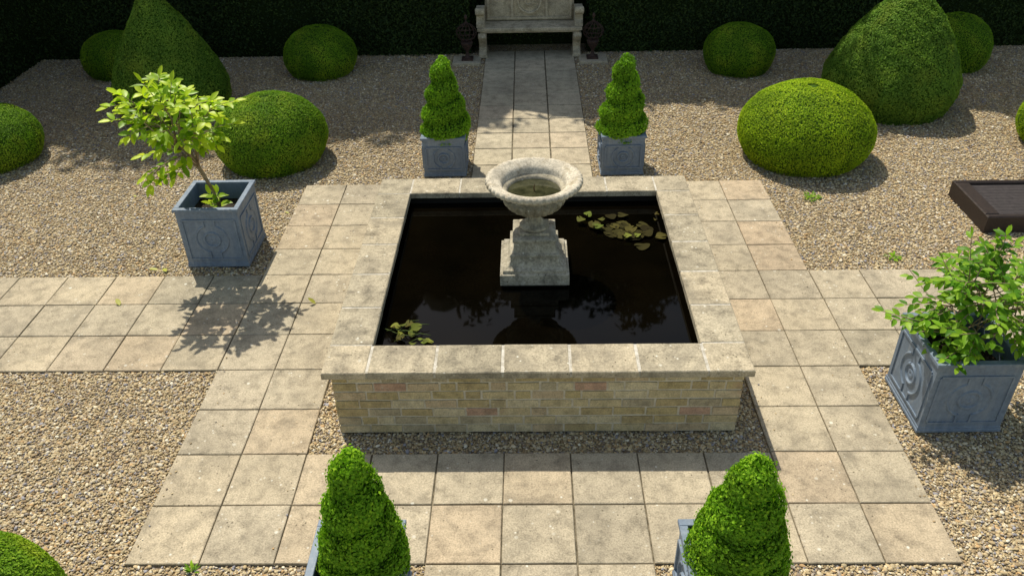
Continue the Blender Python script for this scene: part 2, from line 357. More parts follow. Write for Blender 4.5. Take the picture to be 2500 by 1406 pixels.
# ------------------------------------------------------------------ urn
urn=empty('fountain_urn',(0,CK+.01,WZ-.06),'weathered stone urn fountain on stepped pedestal in pool','urn')
def sq(prof,b):
    vs=[]
    for (h,z) in prof: vs+=[(-h,-h,z),(h,-h,z),(h,h,z),(-h,h,z)]
    fs=[(j*4+i,j*4+(i+1)%4,(j+1)*4+(i+1)%4,(j+1)*4+i) for j in range(len(prof)-1) for i in range(4)]
    fs.append((3,2,1,0)); k=(len(prof)-1)*4; fs.append((k,k+1,k+2,k+3)); b.add(vs,fs,.4)
b=MB(); sq([(.25,0),(.25,.081)],b); b.build('footing',M['wet'],urn)
b=MB()
P=[(.269,.082),(.269,.172),(.264,.176),(.247,.177),(.247,.198),(.240,.203),(.224,.206),(.209,.215),(.197,.230),(.189,.250),(.185,.276),(.185,.290),(.193,.293),(.193,.308),(.188,.312),(.176,.314),(.166,.324),(.161,.340),(.159,.360),(.159,.404),(.168,.408),(.168,.424),(.160,.430),(.135,.436)]
sq(P,b)
ped=b.build('pedestal',M['ped'],urn,bevel=.002)
b=MB()
b.box((0,0,.448),(.23,.23,.022),.5,.003)
prof=[(.105,.459),(.112,.468),(.112,.48),(.1,.49),(.078,.495),(.062,.515),(.052,.54),(.048,.56),(.055,.568),(.07,.574),(.072,.585),(.063,.592),(.063,.6),
(.1,.606),(.15,.622),(.19,.648),(.218,.68),(.231,.712),(.232,.73),(.215,.742),(.203,.75),(.203,.772),(.216,.79),(.246,.806),(.29,.818),(.33,.826),(.345,.830)]
def md(j,a):
    if 13<=j<=18: return 1+.12*abs(math.cos(11*a))-.06
    if 4<=j<=7: return 1+.08*math.cos(14*a)
    return 1
b.revolve(prof,264,(0,0,0),md,.5,caps=(True,False))
b.build('bowl',M['urn'],urn)
b=MB()
def md2(j,a): return 1+(.03*abs(math.cos(22*a))-.008 if 2<=j<=5 else 0)
prof=[(.333,.8285),(.344,.830),(.356,.837),(.363,.851),(.363,.866),(.357,.878),(.345,.884),(.334,.885),(.322,.881),(.31,.875),(.29,.867),(.268,.855),(.253,.842),(.245,.826),(.237,.80),(.225,.765),(.2,.742),(.15,.73),(.08,.725)]
b.revolve(prof,264,(0,0,0),md2,.5,caps=(False,True))
b.build('rim',M['rim'],urn)
b=MB(); b.revolve([(.2245,.7655),(.2250,.767)],64,(0,0,0),None,.5,smooth=False); b.build('bowl_water',M['uwater'],urn)
b=MB(); b.tube([(0,0,.75),(0,0,.80),(.004,0,.83)],[.005,.004,.0012],8); b.build('nozzle',M['pipe'],urn)
# ------------------------------------------------------------------ planters
def planter(name,loc,W,Hh,label,group,rz=0,rel=1.0):
    e=empty(name,loc,label,'planter',group,rz); b=MB(); h=W/2; t=.022
    for (x,y,dx,dy) in ((0,-(h-t/2),W,t),(0,h-t/2,W,t),(-(h-t/2),0,t,W-2*t),(h-t/2,0,t,W-2*t)):
        b.box((x,y,Hh/2),(dx,dy,Hh),.5)
    b.box((0,0,.012),(W+.018,W+.018,.024),.5,.006); b.box((0,0,.034),(W+.008,W+.008,.018),.5,.004)
    for k in range(4):
        R=Matrix.Rotation(k*math.pi/2,4,'Z')
        def rbox(u,v,du,dv,d=.008*rel):
            n0=len(b.v); b.box((u,-h-d/2+.002,v),(du,d+.004,dv),.5)
            for i in range(n0,len(b.v)): b.v[i]=tuple(R@Vector(b.v[i]))
        def ring(r0,r1,d,cv,a0=0,a1=2*math.pi,n=40):
            vs=[];fs=[]; full=abs(a1-a0-2*math.pi)<1e-6; m=n if full else n+1
            bw=(r1-r0)*.34; d=d*rel
            for i in range(m):
                a=a0+(a1-a0)*i/n
                for (r,y) in ((r0,-h+.001),(r0+bw,-h-d),(r1-bw,-h-d),(r1,-h+.001)):
                    vs.append(tuple(R@Vector((r*math.cos(a),y,cv+r*math.sin(a)))))
            for i in range(n):
                j=(i+1)%m
                for q in range(3): fs.append((i*4+q,j*4+q,j*4+q+1,i*4+q+1))
            b.add(vs,fs,.5,False)
        cv=Hh*.5; u=W/2-W*.075
        rbox(0,Hh-.087,W*.84,.015); rbox(0,.085,W*.84,.015)
        rbox(-u,cv,.015,Hh-.189); rbox(u,cv,.015,Hh-.189)
        ring(W*.10,W*.150,.011,cv); ring(.001,W*.075,.005,cv,n=24)
        g0=.34
        ring(W*.235,W*.28,.0095,cv,-math.pi/2+g0,math.pi/2-g0,24); ring(W*.235,W*.28,.0095,cv,math.pi/2+g0,3*math.pi/2-g0,24)
        for sx in (-1,1):
            for sv in (-1,1):
                L=Hh/2-.09-W*.23; rbox(sx*W*.088,cv+sv*(W*.225+L/2),.015,L)
    b.build('body',M['lead'],e)
    b=MB(); o2=h+.016; i2=h-.03; rh=.026
    for (x,y,dx,dy) in ((0,-(o2+i2)/2,2*o2,o2-i2),(0,(o2+i2)/2,2*o2,o2-i2),(-(o2+i2)/2,0,o2-i2,2*i2),((o2+i2)/2,0,o2-i2,2*i2)):
        b.box((x,y,Hh+rh/2+.001),(dx,dy,rh),.5,.003)
    b.build('rim',M['lead'],e)
    b=MB(); n=14; vs=[];fs=[]; hh=h-t-.001
    for i in range(n+1):
        for j in range(n+1): vs.append((-hh+2*hh*i/n,-hh+2*hh*j/n,Hh*.74+random.uniform(-.008,.008)))
    for i in range(n):
        for j in range(n): fs.append((i*(n+1)+j,(i+1)*(n+1)+j,(i+1)*(n+1)+j+1,i*(n+1)+j+1))
    b.add(vs,fs,.5,True); b.build('soil',M['soil'],e)
    return e
pb=planter('planter',(-2.14*S,11.9*S,0),.455,.43,'square blue grey lead planter holding a spiral topiary','small square lead planters',0,1.7)
copy_thing(pb,'planter.001',(2.2*S,11.88*S,0),rz=.01)
copy_thing(pb,'planter.002',(-2.18*S,-.66*S,0),rz=0)
copy_thing(pb,'planter.003',(2.24*S,-.66*S,0),rz=.012)
pB=planter('large_planter',(-6.5*S,7.97*S,0),.56,.575,'large blue grey lead planter with ring relief, small tree','large square lead planters',.0,1.05)
copy_thing(pB,'large_planter.001',(6.45*S,3.03*S,0),'large blue grey lead planter with ring relief, leafy shrub',rz=.01)
# ------------------------------------------------------------------ leaf clouds
def quads(P,N,size,asp=.55,tilt=.6,var=None,fold=.15):
    n=len(P); N=N+rng.normal(0,tilt,(n,3)); N/=np.linalg.norm(N,axis=1,keepdims=True)
    A=rng.normal(0,1,(n,3)); A-= (A*N).sum(1,keepdims=True)*N; A/=np.linalg.norm(A,axis=1,keepdims=True); B=np.cross(N,A)
    sz=size*rng.uniform(.65,1.3,(n,1)); a=A*sz*.5; bb=B*sz*asp*.5; f=N*sz*fold
    V=np.stack([P-a,P+bb+f,P+a,P-bb+f],1).reshape(-1,3)
    i=np.arange(n)*4; F=np.concatenate([np.stack([i,i+1,i+2],1),np.stack([i,i+2,i+3],1)])
    if var is None: var=rng.random(n)
    return V,F,np.concatenate([var,var])
def lump(P,amp,freq,seed):
    r=np.random.default_rng(seed); o=np.zeros(len(P))
    for k in range(7):
        d=r.normal(0,1,3); d/=np.linalg.norm(d); o+=np.sin(P@d*freq*r.uniform(.6,1.8)+r.uniform(0,6.28))
    return o*amp/3
def dome(t):
    return np.where(t>.38,np.sqrt(np.clip(1-((t-.38)/.62)**2,0,1)),np.sqrt(np.clip(1-((.38-t)/.62)**2*.95,0,1)))
def cone(t):
    u=np.clip((t-.24)/.76,0,1); up=(1-u**1.4)**.8
    return np.where(t>.24,up,.88+.12*np.sin(np.clip(t/.24,0,1)*math.pi/2))
def conep(t):
    u=np.clip((t-.22)/.78,0,1); up=(1-u**1.32)**.84
    return np.where(t>.22,up,.9+.1*np.sin(np.clip(t/.22,0,1)*math.pi/2))
def spiralp(t): return np.where(t<.10,.86+t*1.4,(1-.76*((t-.10)/.90)**1.15)) *np.where(t>.92,np.sqrt(np.clip((1.0-t)/.08,0,1)),1)
def topiary(name,loc,a,h,fn,n,size,mat,seed,label,cat,group,amp=.02,spiral=None,inset=.03,shoot=.0,lean=(0,0)):
    e=empty(name,loc,label,cat,group)
    T=np.linspace(0,1,400); R=fn(T)*a; dr=np.gradient(R,T); w=R*np.sqrt(dr**2+h*h)+1e-6; cdf=np.cumsum(w); cdf/=cdf[-1]
    def surf(t,th):
        r=np.interp(t,T,R); drr=np.interp(t,T,dr)
        P=np.stack([r*np.cos(th)+lean[0]*t,r*np.sin(th)+lean[1]*t,t*h],1)
        N=np.stack([h*np.cos(th),h*np.sin(th),-drr],1); N/=np.linalg.norm(N,axis=1,keepdims=True)
        d=lump(P,amp,9/max(a,.3)*.5,seed)+lump(P,amp*.4,30,seed+5)
        if spiral:
            turns,dep=spiral; ph=(t**.9*turns-th/(2*math.pi))%1.0
            gq=np.exp(-((ph-.5)/.15)**2); d=d-gq*dep*np.clip(r/a+.25,0,1); d=d+np.sin(ph*2*math.pi+math.pi/2)*dep*.2
            N2=N.copy(); N2[:,2]+= np.where(ph>.5,-.5,.5)*gq*-1.2; N=N2/np.linalg.norm(N2,axis=1,keepdims=True)
        return P+N*d[:,None],N,d
    t=np.interp(rng.random(n),cdf,T); th=rng.uniform(0,2*math.pi,n)
    P,N,d=surf(t,th); inn=rng.random(n)**1.5*inset
    if shoot: 
        sh=rng.random(n)<.05; inn=np.where(sh,-rng.random(n)*shoot,inn)
    P=P-N*inn[:,None]; P[:,2]=np.maximum(P[:,2],.006)
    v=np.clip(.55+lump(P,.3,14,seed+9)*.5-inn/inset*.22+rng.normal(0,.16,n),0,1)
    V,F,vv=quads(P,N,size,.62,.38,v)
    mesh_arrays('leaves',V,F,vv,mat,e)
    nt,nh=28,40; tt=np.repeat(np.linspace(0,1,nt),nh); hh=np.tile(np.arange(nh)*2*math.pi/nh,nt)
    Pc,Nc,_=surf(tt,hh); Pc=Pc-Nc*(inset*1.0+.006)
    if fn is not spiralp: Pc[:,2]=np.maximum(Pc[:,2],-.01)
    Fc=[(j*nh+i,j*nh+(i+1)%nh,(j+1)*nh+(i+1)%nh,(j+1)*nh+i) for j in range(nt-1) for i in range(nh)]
    mesh_arrays('inner_core',Pc,Fc,np.full(len(Fc),.5),M['gcore'],e,True)  # solid dark green core filling the gaps behind the leaves
    return e
GB='clipped box balls on the gravel'
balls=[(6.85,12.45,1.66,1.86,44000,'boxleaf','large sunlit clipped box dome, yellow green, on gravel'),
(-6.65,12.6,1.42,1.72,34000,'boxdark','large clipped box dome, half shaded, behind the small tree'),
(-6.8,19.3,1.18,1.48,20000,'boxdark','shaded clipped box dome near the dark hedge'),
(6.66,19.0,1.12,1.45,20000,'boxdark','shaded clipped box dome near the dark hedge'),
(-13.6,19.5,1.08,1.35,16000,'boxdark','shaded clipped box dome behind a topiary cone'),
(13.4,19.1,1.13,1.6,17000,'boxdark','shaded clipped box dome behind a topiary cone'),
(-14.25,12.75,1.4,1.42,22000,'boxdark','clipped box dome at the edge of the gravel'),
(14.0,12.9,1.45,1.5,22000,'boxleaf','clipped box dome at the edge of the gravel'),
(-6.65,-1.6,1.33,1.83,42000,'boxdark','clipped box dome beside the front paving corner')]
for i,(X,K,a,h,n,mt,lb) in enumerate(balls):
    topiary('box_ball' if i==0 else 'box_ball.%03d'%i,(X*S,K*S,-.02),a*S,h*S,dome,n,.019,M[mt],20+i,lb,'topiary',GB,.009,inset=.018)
topiary('topiary_cone',(10.25*S,15.85*S,-.02),1.86*S,3.4*S,cone,54000,.024,M['yew'],51,'tall bulbous clipped cone on gravel, top in sun','topiary','tall clipped cones on the gravel',.022,inset=.022)
topiary('topiary_cone.001',(-10.45*S,16.0*S,-.02),1.60*S,3.55*S,conep,44000,.024,M['yew'],52,'tall clipped cone in shade on gravel','topiary','tall clipped cones on the gravel',.016,inset=.022)
GS='spiral box topiaries in lead planters'
for i,(X,K,sd,a,hh,dp) in enumerate(((-2.1,11.9,61,.282,.91,.044),(2.2,11.88,62,.282,.91,.044),(-2.06,-.66,63,.244,.88,.028),(2.3,-.66,64,.272,.80,.028))):
    topiary('spiral_topiary' if i==0 else 'spiral_topiary.%03d'%i,(X*S,K*S,.37),a,hh,spiralp,(14000 if i<2 else 24000),.024 if i<2 else .020,M['spiral'],sd,'bright green box spiral growing in a square lead planter','topiary',GS,.009,(4.2,dp),inset=.026,shoot=.016)
# ------------------------------------------------------------------ hedges
def hedge(name,boxes,label,faces):
    e=empty(name,(0,0,0),label,'hedge'); b=MB()
    for (x0,x1,y0,y1,z1) in boxes: b.box(((x0+x1)/2,(y0+y1)/2,z1/2-.02),(x1-x0,y1-y0,z1),.5)
    b.build('inner_core',M['core'],e)  # solid dark boxes forming the core under the leaf layer
    Vs=[];Fs=[];vs=[];off=0
    for (p0,du,dv,nrm,n,size) in faces:
        p0=np.array(p0);du=np.array(du);dv=np.array(dv);N=np.tile(np.array(nrm,float),(n,1))
        P=p0+rng.random((n,1))*du+rng.random((n,1))*dv; P=P+N*(lump(P,.035,2.2,3)+rng.uniform(-.01,.06,n))[:,None]
        V,F,v=quads(P,N,size,.5,.6); Vs.append(V);Fs.append(F+off);vs.append(v);off+=len(V)
    mesh_arrays('leaves',np.concatenate(Vs),np.concatenate(Fs),np.concatenate(vs),M['hedge'],e)
    return e
HY=20.9*S; HH=2.6
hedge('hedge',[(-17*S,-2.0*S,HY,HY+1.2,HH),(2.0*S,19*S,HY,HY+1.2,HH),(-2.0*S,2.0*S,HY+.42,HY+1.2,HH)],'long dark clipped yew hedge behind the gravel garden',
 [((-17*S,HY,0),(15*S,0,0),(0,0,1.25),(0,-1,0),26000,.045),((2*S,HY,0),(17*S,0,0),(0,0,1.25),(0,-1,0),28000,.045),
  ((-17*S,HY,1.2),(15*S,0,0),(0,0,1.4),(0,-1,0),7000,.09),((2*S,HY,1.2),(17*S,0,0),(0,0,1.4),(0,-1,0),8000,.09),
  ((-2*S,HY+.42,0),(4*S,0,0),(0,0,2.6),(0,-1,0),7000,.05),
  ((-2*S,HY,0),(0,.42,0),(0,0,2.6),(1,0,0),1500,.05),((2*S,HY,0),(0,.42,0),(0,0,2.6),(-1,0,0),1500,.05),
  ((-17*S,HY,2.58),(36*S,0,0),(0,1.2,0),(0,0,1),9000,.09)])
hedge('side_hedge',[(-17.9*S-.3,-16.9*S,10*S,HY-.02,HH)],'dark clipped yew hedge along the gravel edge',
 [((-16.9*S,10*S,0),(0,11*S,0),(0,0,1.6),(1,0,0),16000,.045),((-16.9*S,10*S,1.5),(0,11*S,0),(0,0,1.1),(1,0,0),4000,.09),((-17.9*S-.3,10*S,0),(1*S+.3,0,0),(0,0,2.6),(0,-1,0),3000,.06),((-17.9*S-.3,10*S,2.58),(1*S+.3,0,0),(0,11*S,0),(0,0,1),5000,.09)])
# ------------------------------------------------------------------ trees behind the hedge
def tree(name,loc,label,seed,group,ncl,core):
    e=empty(name,loc,label,'tree',group); r=np.random.default_rng(seed)
    b=MB(); b.tube([(0,0,-.05),(.03,0,1.5),(-.05,.05,4),(0,0,7),(.05,0,9.0)],[.24,.19,.14,.09,.03],9)
    for i in range(12):
        z=2+i*.55; a=i*2.4; L=1.5*(1-(i/16)); b.tube([(0,0,z),(math.cos(a)*L*.5,math.sin(a)*L*.5,z+.4),(math.cos(a)*L,math.sin(a)*L,z+.9)],[.07,.045,.02],5)
    b.build('trunk',M['dbark'],e)
    n=ncl; U=r.normal(0,1,(n,3)); U/=np.linalg.norm(U,axis=1,keepdims=True); rad=r.uniform(.35,1.0,n)**.5
    C=U*rad[:,None]*np.array([1.6,1.3,3.5])+np.array([0,0,5.5]); C[:,0]+=np.sin(C[:,2]*1.3)*.2
    P=[];N=[]
    for c in C:
        k=72; q=r.normal(0,1,(k,3)); q/=np.linalg.norm(q,axis=1,keepdims=True); P.append(c+q*r.uniform(.25,.5)*r.uniform(.3,1.1,(k,1))); N.append(q)
    P=np.concatenate(P);N=np.concatenate(N); V,F,v=quads(P,N,.18,.6,.5)
    mesh_arrays('crown',V,F,v,M['treeleaf'],e)
    b=MB()
    b.revolve([(.02,1.9),(.9*core,2.3),(1.25*core,3.6),(1.4*core,5),(1.35*core,6.4),(1.1*core,7.4),(.7*core,8.1),(.05,8.5)],18,(0,0,0),lambda j,a:1+.14*math.sin(3*a+j*1.7)+.08*math.sin(5*a-j),.5)
    b.build('light_block_core',M['core'],e)  # unseen solid core, added to stop sun passing through the crown
    return e
ty=25.0*S
G2='dense evergreen trees behind the hedge'
LT='tall dense evergreen tree behind the hedge'
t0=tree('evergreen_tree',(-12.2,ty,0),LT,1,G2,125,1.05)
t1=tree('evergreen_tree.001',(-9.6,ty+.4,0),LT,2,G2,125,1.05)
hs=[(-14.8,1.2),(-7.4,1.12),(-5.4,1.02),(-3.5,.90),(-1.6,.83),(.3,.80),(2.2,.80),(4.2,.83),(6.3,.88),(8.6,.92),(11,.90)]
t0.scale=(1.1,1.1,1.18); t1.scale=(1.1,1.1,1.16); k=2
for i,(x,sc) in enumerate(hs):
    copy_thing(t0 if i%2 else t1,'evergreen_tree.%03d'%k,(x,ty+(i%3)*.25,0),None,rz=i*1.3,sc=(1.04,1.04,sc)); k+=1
for i in range(12):  # unseen rear row, added to close sky gaps in the pool reflection
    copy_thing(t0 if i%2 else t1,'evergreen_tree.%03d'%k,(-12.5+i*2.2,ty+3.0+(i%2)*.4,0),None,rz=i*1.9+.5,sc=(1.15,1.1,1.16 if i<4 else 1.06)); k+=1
# ------------------------------------------------------------------ citrus
def leaf(b,p,d,up,L,W,var,droop=.25):
    d=d.normalized(); s=d.cross(up)
    if s.length<1e-3: s=d.cross(Vector((1,0,0)))
    s.normalize(); n=s.cross(d).normalized(); vs=[]
    for (t,w) in ((0,.06),(.25,.82),(.55,1.0),(.82,.6),(1.0,.0)):
        m=p+d*(L*t)-n*(droop*L*t*t); e=n*(W*.5*w*.28)
        if w==0: vs.append(m)
        else: vs+= [m-s*(W*.5*w)+e,m,m+s*(W*.5*w)+e]
    fs=[]
    for j in range(3):
        a=j*3; fs+=[(a,a+1,a+4,a+3),(a+1,a+2,a+5,a+4)]
    fs+=[(9,10,12),(10,11,12)]
    b.add(vs,fs,var,True)
def twig(bt,bl,p0,p1,r0,nl,L,W,bright=.5):
    p0=Vector(p0);p1=Vector(p1); mid=(p0+p1)/2+Vector((random.uniform(-.02,.02),random.uniform(-.02,.02),.02))
    bt.tube([p0,mid,p1],[r0,r0*.7,.0022],5)
    ax=(p1-mid).normalized()
    for i in range(nl):
        t=.15+.85*(i+.5)/nl; p=(p0*(1-t)**2+mid*2*t*(1-t)+p1*t*t)
        a=i*2.4+random.uniform(-.4,.4); side=Vector((math.cos(a),math.sin(a),random.uniform(-.15,.35)))
        side=(side-ax*side.dot(ax)); d=(ax*random.uniform(.3,.8)+side.normalized()*random.uniform(.6,1)).normalized()
        d.z=d.z*.6
        up=Vector((random.uniform(-.35,.35),random.uniform(-.6,.15),1))
        leaf(bl,p,d,up,L*random.uniform(.7,1.15),W*random.uniform(.8,1.15),min(1,max(0,bright+random.uniform(-.5,.45))),random.uniform(.05,.4))
    leaf(bl,p1,ax,Vector((0,-.3,1)),L*.9,W*.85,min(1,bright+.3),.1)
def bush(name,loc,stems,crown_c,crown_r,nl,nt,L,W,mat,label,extra=[],bright=.5,trunk_r=.017,q=.6,lnr=(.3,.5),lown=(7,10)):
    e=empty(name,loc,label,'tree'); bt=MB(); bl=MB()
    for st in stems: bt.tube(st,[trunk_r*(1-.45*i/(len(st)-1)) for i in range(len(st))],8)
    c=Vector(crown_c)
    for i in range(nl):
        st=stems[i%len(stems)]; root=Vector(st[-1-(1 if (i//len(stems))%3==2 else 0)])
        g=i*2.39996; zz=1-1.8*(i+.5)/nl; rr=math.sqrt(max(0,1-zz*zz)); qq=q*(1 if i%3 else .45)
        tip=c+Vector((crown_r[0]*rr*math.cos(g)*qq,crown_r[1]*rr*math.sin(g)*qq,crown_r[2]*zz*qq))
        mid=(root+tip)/2+Vector((random.uniform(-.03,.03),random.uniform(-.03,.03),.02))
        bt.tube([root,mid,tip],[trunk_r*.5,trunk_r*.35,.004],6)
        for k in range(nt):
            u=Vector((random.gauss(0,1),random.gauss(0,1),random.gauss(.1,.8))).normalized(); out=(tip-c).normalized()
            dd=(u+out*.9).normalized(); ln=random.uniform(*lnr)
            p1=tip+Vector((dd.x*crown_r[0]*ln,dd.y*crown_r[1]*ln,dd.z*crown_r[2]*ln))
            twig(bt,bl,tip if k%2 else mid.lerp(tip,.7),p1,.0045,random.randint(*lown),L,W,bright)
    for (a,p,n) in extra: twig(bt,bl,a,p,.006,n,L,W,bright)
    bt.build('trunk',M['bark'],e); bl.build('leaves',mat,e)
    return e
random.seed(21)
bush('citrus_tree',(-6.5*S,7.97*S,.42),[[(.03,0,0),(.0,-.02,.25),(-.05,-.06,.5),(-.08,-.12,.72)],[(.0,-.02,.25),(-.06,-.06,.48),(-.16,-.14,.68)]],(-.08,-.28,1.04),(.48,.40,.40),17,4,.112,.055,M['citrus'],
 'small citrus tree with glossy yellow green leaves in large planter',
 [((-.07,-.1,.68),(-.42,-.28,.70),10),((-.07,-.1,.65),(-.38,-.40,.56),10),((-.05,-.07,.6),(-.28,-.3,.50),9),((-.28,-.3,.6),(-.38,-.38,.46),6),((-.07,-.1,.65),(-.16,-.34,.52),7),((.0,0,.0),(-.05,.03,.17),5),((.03,0,.05),(.04,-.04,.22),7),((.02,0,.02),(-.02,-.06,.12),5),((-.07,-.1,.68),(.08,-.12,.70),6)],.58,.017,.62,(.32,.54),(5,8))
bush('shrub',(6.45*S,3.03*S,.42),[[(0,0,0),(-.04,0,.2),(-.1,0,.36)],[(.05,.05,0),(.1,.05,.2),(.2,.05,.36)],[(0,-.05,0),(.08,-.06,.2),(.24,-.08,.32)],[(-.05,.05,0),(-.02,.1,.25),(0,.12,.4)]],(.18,.02,.46),(.60,.5,.46),27,5,.080,.038,M['citrusdark'],
 'bushy green leafy shrub spilling over large square planter',
 [((-.1,0,.2),(-.62,-.02,.42),12),((-.1,0,.2),(-.56,-.08,.4),8),((-.1,0,.2),(-.4,-.12,.32),6),((-.05,-.1,.15),(-.26,-.28,.22),11),((-.05,-.1,.15),(-.18,-.32,.18),9),((-.05,-.1,.15),(-.08,-.30,.26),8),((0,0,.08),(.12,-.16,.2),9),((0,0,.08),(-.12,-.16,.2),9),((0,.1,.3),(-.12,.1,.92),12),((.1,.1,.3),(.1,.1,.92),11),((0,.1,.3),(-.25,.1,.74),10)],.5,.010)
# ------------------------------------------------------------------ water lilies
def pad(b,c,r,var,z,tilt=0,az=0,n=16):
    vs=[(0,0,0)]
    for i in range(n+1):
        a=.2+ (2*math.pi-.4)*i/n; rr=r*(1+.10*math.sin(3*a+var*9)+.05*math.sin(5*a+var*20)); vs.append((rr*math.cos(a)*1.1,rr*math.sin(a)*.9,.006*math.sin(2*a+var*5)))
    Mx=Matrix.Translation(Vector((c[0],c[1],z)))@Matrix.Rotation(az,4,'Z')@Matrix.Rotation(tilt,4,'X')
    b.add([tuple(Mx@Vector(v)) for v in vs],[(0,i,i+1) for i in range(1,n+1)],var,True)
lp=empty('water_lily',(-2.05*S,3.55*S,WZ),'water lily stems and leaves at pool corner','water plant')
b=MB(); st=MB(); random.seed(5)
for i in range(15):
    x=random.uniform(-.17,.2); y=random.uniform(-.13,.12); z=random.uniform(.010,.06)
    pad(b,(x,y),random.uniform(.02,.038),random.random(),z,random.uniform(-.5,.5) if z>.02 else .03,random.uniform(0,6.28))
for i in range(8):
    x=random.uniform(-.14,.14); y=random.uniform(-.09,.09); a=random.uniform(-2,2); st.tube([(x-.07,y-.02*a,-.005),(x,y+.03*a,.045),(x+.08,y+.05*a,.03)],[.0034,.003,.0025],5)
b.build('leaves',M['lily'],lp); st.build('stems',M['stem'],lp)
lp=empty('water_lily.001',(1.62*S,6.9*S,WZ),'clump of brownish lily pads lying in dark water','water plant')
b=MB()
for i in range(34):
    t=random.random(); x=-.16+.46*t+random.gauss(0,.06); y=.08-.20*t+random.gauss(0,.08)
    pad(b,(x,y),random.uniform(.035,.062),random.random()**1.3,.009+i*.0006,0,random.uniform(0,6.28))
b.build('leaves',M['lilysub'],lp)
b=MB()
for i in range(8):
    t=random.random()**1.5; x=-.26+.36*t+random.gauss(0,.04); y=.15-.32*t+random.gauss(0,.04)
    pad(b,(x,y),random.uniform(.028,.044),random.uniform(.1,.9),.040+i*.0015,random.uniform(-.15,.15),random.uniform(0,6.28))
pad(b,(.37,.22),.022,.02,.035,.2,1.0); pad(b,(.34,.12),.016,.05,.035,.2,2.0)
b.build('floating_leaves',M['lily'],lp)
# ------------------------------------------------------------------ bench
bn=empty('garden_bench',(.0,20.75*S,0),'carved stone garden bench with scroll arms against hedge','bench')
b=MB(); b.box((0,0,.425),(1.56,.46,.05),.5,.01); b.box((0,0,.385),(1.48,.40,.03),.5); b.build('seat',M['bench'],bn,bevel=.004)
def sidepoly(pts,x,w,b,var=.5):
    n=len(pts); vs=[(x-w/2,p[0],p[1]) for p in pts]+[(x+w/2,p[0],p[1]) for p in pts]
    fs=[tuple(range(n-1,-1,-1)),tuple(range(n,2*n))]+[(i,(i+1)%n,n+(i+1)%n,n+i) for i in range(n)]
    b.add(vs,fs,var)
legp=[(-.2,0),(.2,0),(.2,.05),(.15,.07),(.12,.14),(.15,.24),(.2,.3),(.2,.37),(-.22,.37),(-.23,.31),(-.19,.26),(-.13,.2),(-.1,.13),(-.13,.08),(-.2,.05)]
armp=[(-.2,.451),(.22,.451),(.22,.66),(.1,.7),(-.08,.71),(-.2,.73),(-.245,.71),(-.25,.67),(-.22,.64),(-.16,.64),(-.13,.61),(-.14,.54),(-.19,.5)]
for k,sx in enumerate((-1,1)):
    b=MB(); sidepoly(legp,sx*.71,.11,b); b.box((sx*.71,-.0,.012),(.14,.43,.024),.5); b.revolve([(.035,-.062),(.045,-.05),(.045,.05),(.035,.062)],16,(sx*.71,-.19,.32),M=Matrix.Rotation(math.pi/2,3,'Y')); b.build('leg',M['bench'],bn,bevel=.004)
    b=MB(); sidepoly(armp,sx*.73,.12,b); b.revolve([(.03,-.07),(.055,-.06),(.055,.06),(.03,.07)],16,(sx*.73,-.21,.69),M=Matrix.Rotation(math.pi/2,3,'Y')); b.build('armrest',M['bench'],bn,bevel=.004)
b=MB(); b.box((0,.2,.75),(1.34,.06,.596),.5); b.box((0,.2,1.08),(1.5,.1,.06),.5)
for (x,z,dx,dz) in ((0,.49,1.28,.035),(0,.98,1.28,.035),(-.62,.735,.035,.45),(.62,.735,.035,.45),(-.26,.735,.035,.45),(.26,.735,.035,.45)): b.box((x,.15,z),(dx,.045,dz),.5)
def roundel(r0,r1,d):
    vs=[];n=36
    for i in range(n):
        a=2*math.pi*i/n
        for (r,y) in ((r0,.171),(r0+.008,.17-d),(r1-.008,.17-d),(r1,.171)): vs.append((r*math.cos(a),y,.735+r*math.sin(a)))
    b.add(vs,[(i*4+q,((i+1)%n)*4+q,((i+1)%n)*4+q+1,i*4+q+1) for i in range(n) for q in range(3)],.5)
roundel(.15,.19,.04); roundel(.04,.08,.03)
b.build('backrest',M['bench'],bn,bevel=.003)
for k,sx in enumerate((-1,1)):
    b=MB(); b.box((sx*2.1*S,20.05*S,-.005),(.42,.36,.05),random.random(),.006)
    o=b.build('stone_slab' if k==0 else 'stone_slab.001',M['path']); tag(o,'square stone slab under an iron cage ornament','slab','stone slabs beside the path')
def ornament(name,loc):
    e=empty(name,loc,'dark iron cage finial ornament on a stone slab','ornament','iron cage ornaments beside the bench')
    b=MB(); b.box((0,0,.012),(.17,.17,.024),.5,.004); b.revolve([(.07,.024),(.055,.04),(.03,.055),(.024,.1),(.028,.13),(.05,.16),(.075,.2),(.088,.24),(.092,.262),(.085,.27),(.02,.275)],20); b.build('base',M['iron'],e)
    b=MB()
    for i in range(12):
        a=i*2*math.pi/12; tw=.35; pts=[]
        for j in range(13):
            t=j/12; r=.15*max(0,math.sin(math.pi*t))**.7*(1-.12*t)+.012; aa=a+tw*t*2; pts.append((r*math.cos(aa),r*math.sin(aa),.27+.27*t))
        b.tube(pts,.0055,5)
    for (r,z) in ((.14,.40),(.12,.46),(.12,.33)): 
        b.tube([(r*math.cos(q*math.pi/12),r*math.sin(q*math.pi/12),z) for q in range(25)],.005,5)
    b.build('cage',M['iron'],e)
    b=MB(); b.revolve([(.02,.53),(.028,.545),(.012,.56),(.01,.59),(.022,.61),(.026,.625),(.018,.64),(.004,.665)],14); b.build('finial',M['iron'],e)
    return e
o1=ornament('iron_ornament',(-2.08*S,20.05*S,.02)); copy_thing(o1,'iron_ornament.001',(2.08*S,20.05*S,.02))
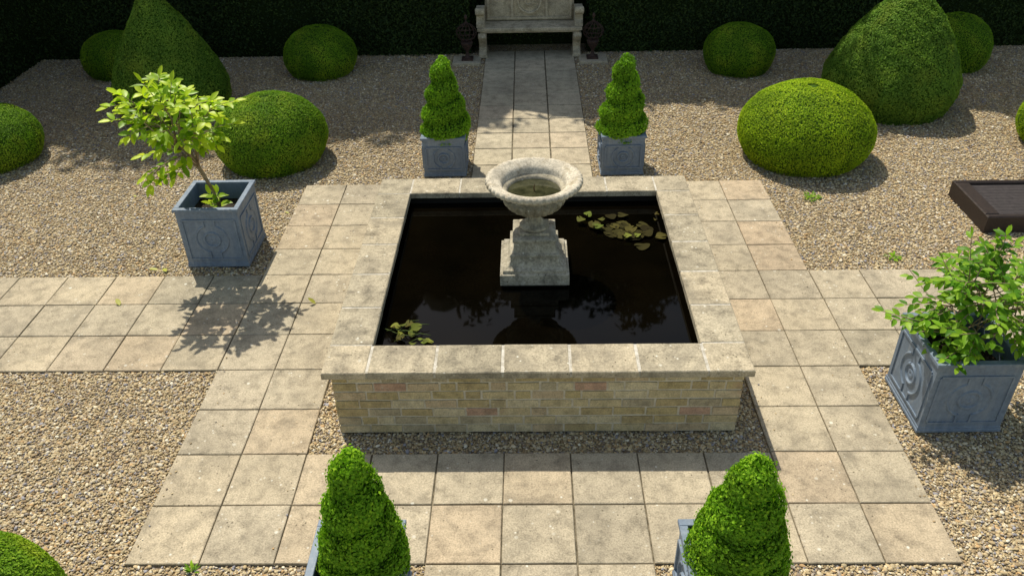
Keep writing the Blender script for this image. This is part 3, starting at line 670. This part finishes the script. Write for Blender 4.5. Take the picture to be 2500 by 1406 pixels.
# ------------------------------------------------------------------ wicker platform
wk=empty('wicker_lounger',(9.62*S,8.42*S,-.01),'low dark brown wicker tray base lying on gravel','lounger')
b=MB(); LX,LY,LZ=1.5,.78,.175
b.box((LX/2,.03,LZ/2),(LX,.06,LZ),.5,.012); b.box((LX/2,LY-.03,LZ/2),(LX,.06,LZ),.5,.012)
b.box((.07,LY/2,LZ/2),(.14,LY-.122,LZ),.5,.01); b.box((LX-.04,LY/2,LZ/2),(.08,LY-.122,LZ),.5,.01)
b.build('frame',M['wicker'],wk)
b=MB()
for i in range(11): b.box((LX/2+.03,.09+i*.06,LZ-.04),(LX-.225,.0585,.02),random.random(),.002)
b.build('slats',M['slat'],wk)
# ------------------------------------------------------------------ weeds and fallen leaves
def weed(name,X,K,n,r,sd):
    random.seed(sd); e=empty(name,(X*S,K*S,-.012),'small green weed growing through gravel','weed','weeds in the gravel'); b=MB()
    for i in range(n):
        a=random.uniform(0,6.28); q=random.uniform(0,r); leaf(b,Vector((q*math.cos(a),q*math.sin(a),.005)),Vector((math.cos(a),math.sin(a),random.uniform(.3,1.2))),Vector((0,0,1)),random.uniform(.03,.06),.014,random.random(),.3)
    b.build('leaves',M['spiral'],e)
weed('weed',6.45,10.1,46,.08,1); weed('weed.001',7.35,7.45,26,.045,2); weed('weed.002',9.2,4.0,14,.03,3); weed('weed.003',-4.55,-.1,12,.02,4); weed('weed.004',-2.9,1.05,10,.02,5)
random.seed(11)
fl=[(-8.0,5.95,.0),(-4.2,5.95,0),(-7.75,7.25,-.01),(-7.65,7.3,-.01),(-5.6,9.6,-.01),(-9.5,10.5,-.01),(-11.5,7.5,-.01),(3.3,1.9,-.01),(-7.3,10.0,-.01)]
for i,(X,K,z) in enumerate(fl):
    b=MB(); leaf(b,Vector((0,0,.006)),Vector((random.uniform(-1,1),random.uniform(-1,1),.05)),Vector((0,0,1)),.085 if i<4 else .05,.042 if i<4 else .025,random.random(),-.05)
    o=b.build('fallen_leaf' if i==0 else 'fallen_leaf.%03d'%i,M['litter'],loc=(X*S,K*S,z)); tag(o,'fallen yellow green leaf lying on the ground','leaf','fallen leaves on the ground')
# ------------------------------------------------------------------ light
W=bpy.data.worlds.new('World'); scene.world=W; W.use_nodes=True; nt=W.node_tree
sky=nt.nodes.new('ShaderNodeTexSky'); sky.sky_type='NISHITA'; sky.sun_disc=False
sd=Vector((-.31,.56,1)).normalized(); el=math.asin(sd.z); az=math.atan2(sd.x,sd.y)
sky.sun_elevation=el; sky.sun_rotation=az; bg=nt.nodes['Background']
tint=nt.nodes.new('ShaderNodeMix'); tint.data_type='RGBA'; tint.blend_type='MULTIPLY'; tint.inputs[0].default_value=1; tint.inputs[7].default_value=(1.32,1.14,.90,1)
nt.links.new(sky.outputs[0],tint.inputs[6]); nt.links.new(tint.outputs[2],bg.inputs[0]); bg.inputs[1].default_value=.15
L=bpy.data.lights.new('sun','SUN'); L.energy=4.9; L.angle=math.radians(.53); L.color=(1,.93,.79); lo=bpy.data.objects.new('sun',L); link(lo)
lo.rotation_euler=sd.to_track_quat('Z','Y').to_euler(); lo.location=(-5,10,15)
# ------------------------------------------------------------------ camera
cx,cy,Hc,th,yw,ro,f=(-0.1041,-6.85356,8.97739,0.59363,0.02481,-0.02302,1995.94)
d=Vector((-math.sin(yw)*math.cos(th),math.cos(yw)*math.cos(th),-math.sin(th))); r=Vector((math.cos(yw),math.sin(yw),0)); u=r.cross(d)
r2=r*math.cos(ro)+u*math.sin(ro); u2=-r*math.sin(ro)+u*math.cos(ro)
cd=bpy.data.cameras.new('camera'); cd.sensor_width=36; cd.lens=f/2500*36; cd.clip_end=600; cd.clip_start=.05
co=bpy.data.objects.new('camera',cd); link(co)
Mx=Matrix((r2,u2,-d)).transposed().to_4x4(); Mx.translation=Vector((cx*S,cy*S,Hc*S)); co.matrix_world=Mx
scene.camera=co
scene.view_settings.view_transform='Standard'; scene.view_settings.look='None'; scene.view_settings.exposure=0
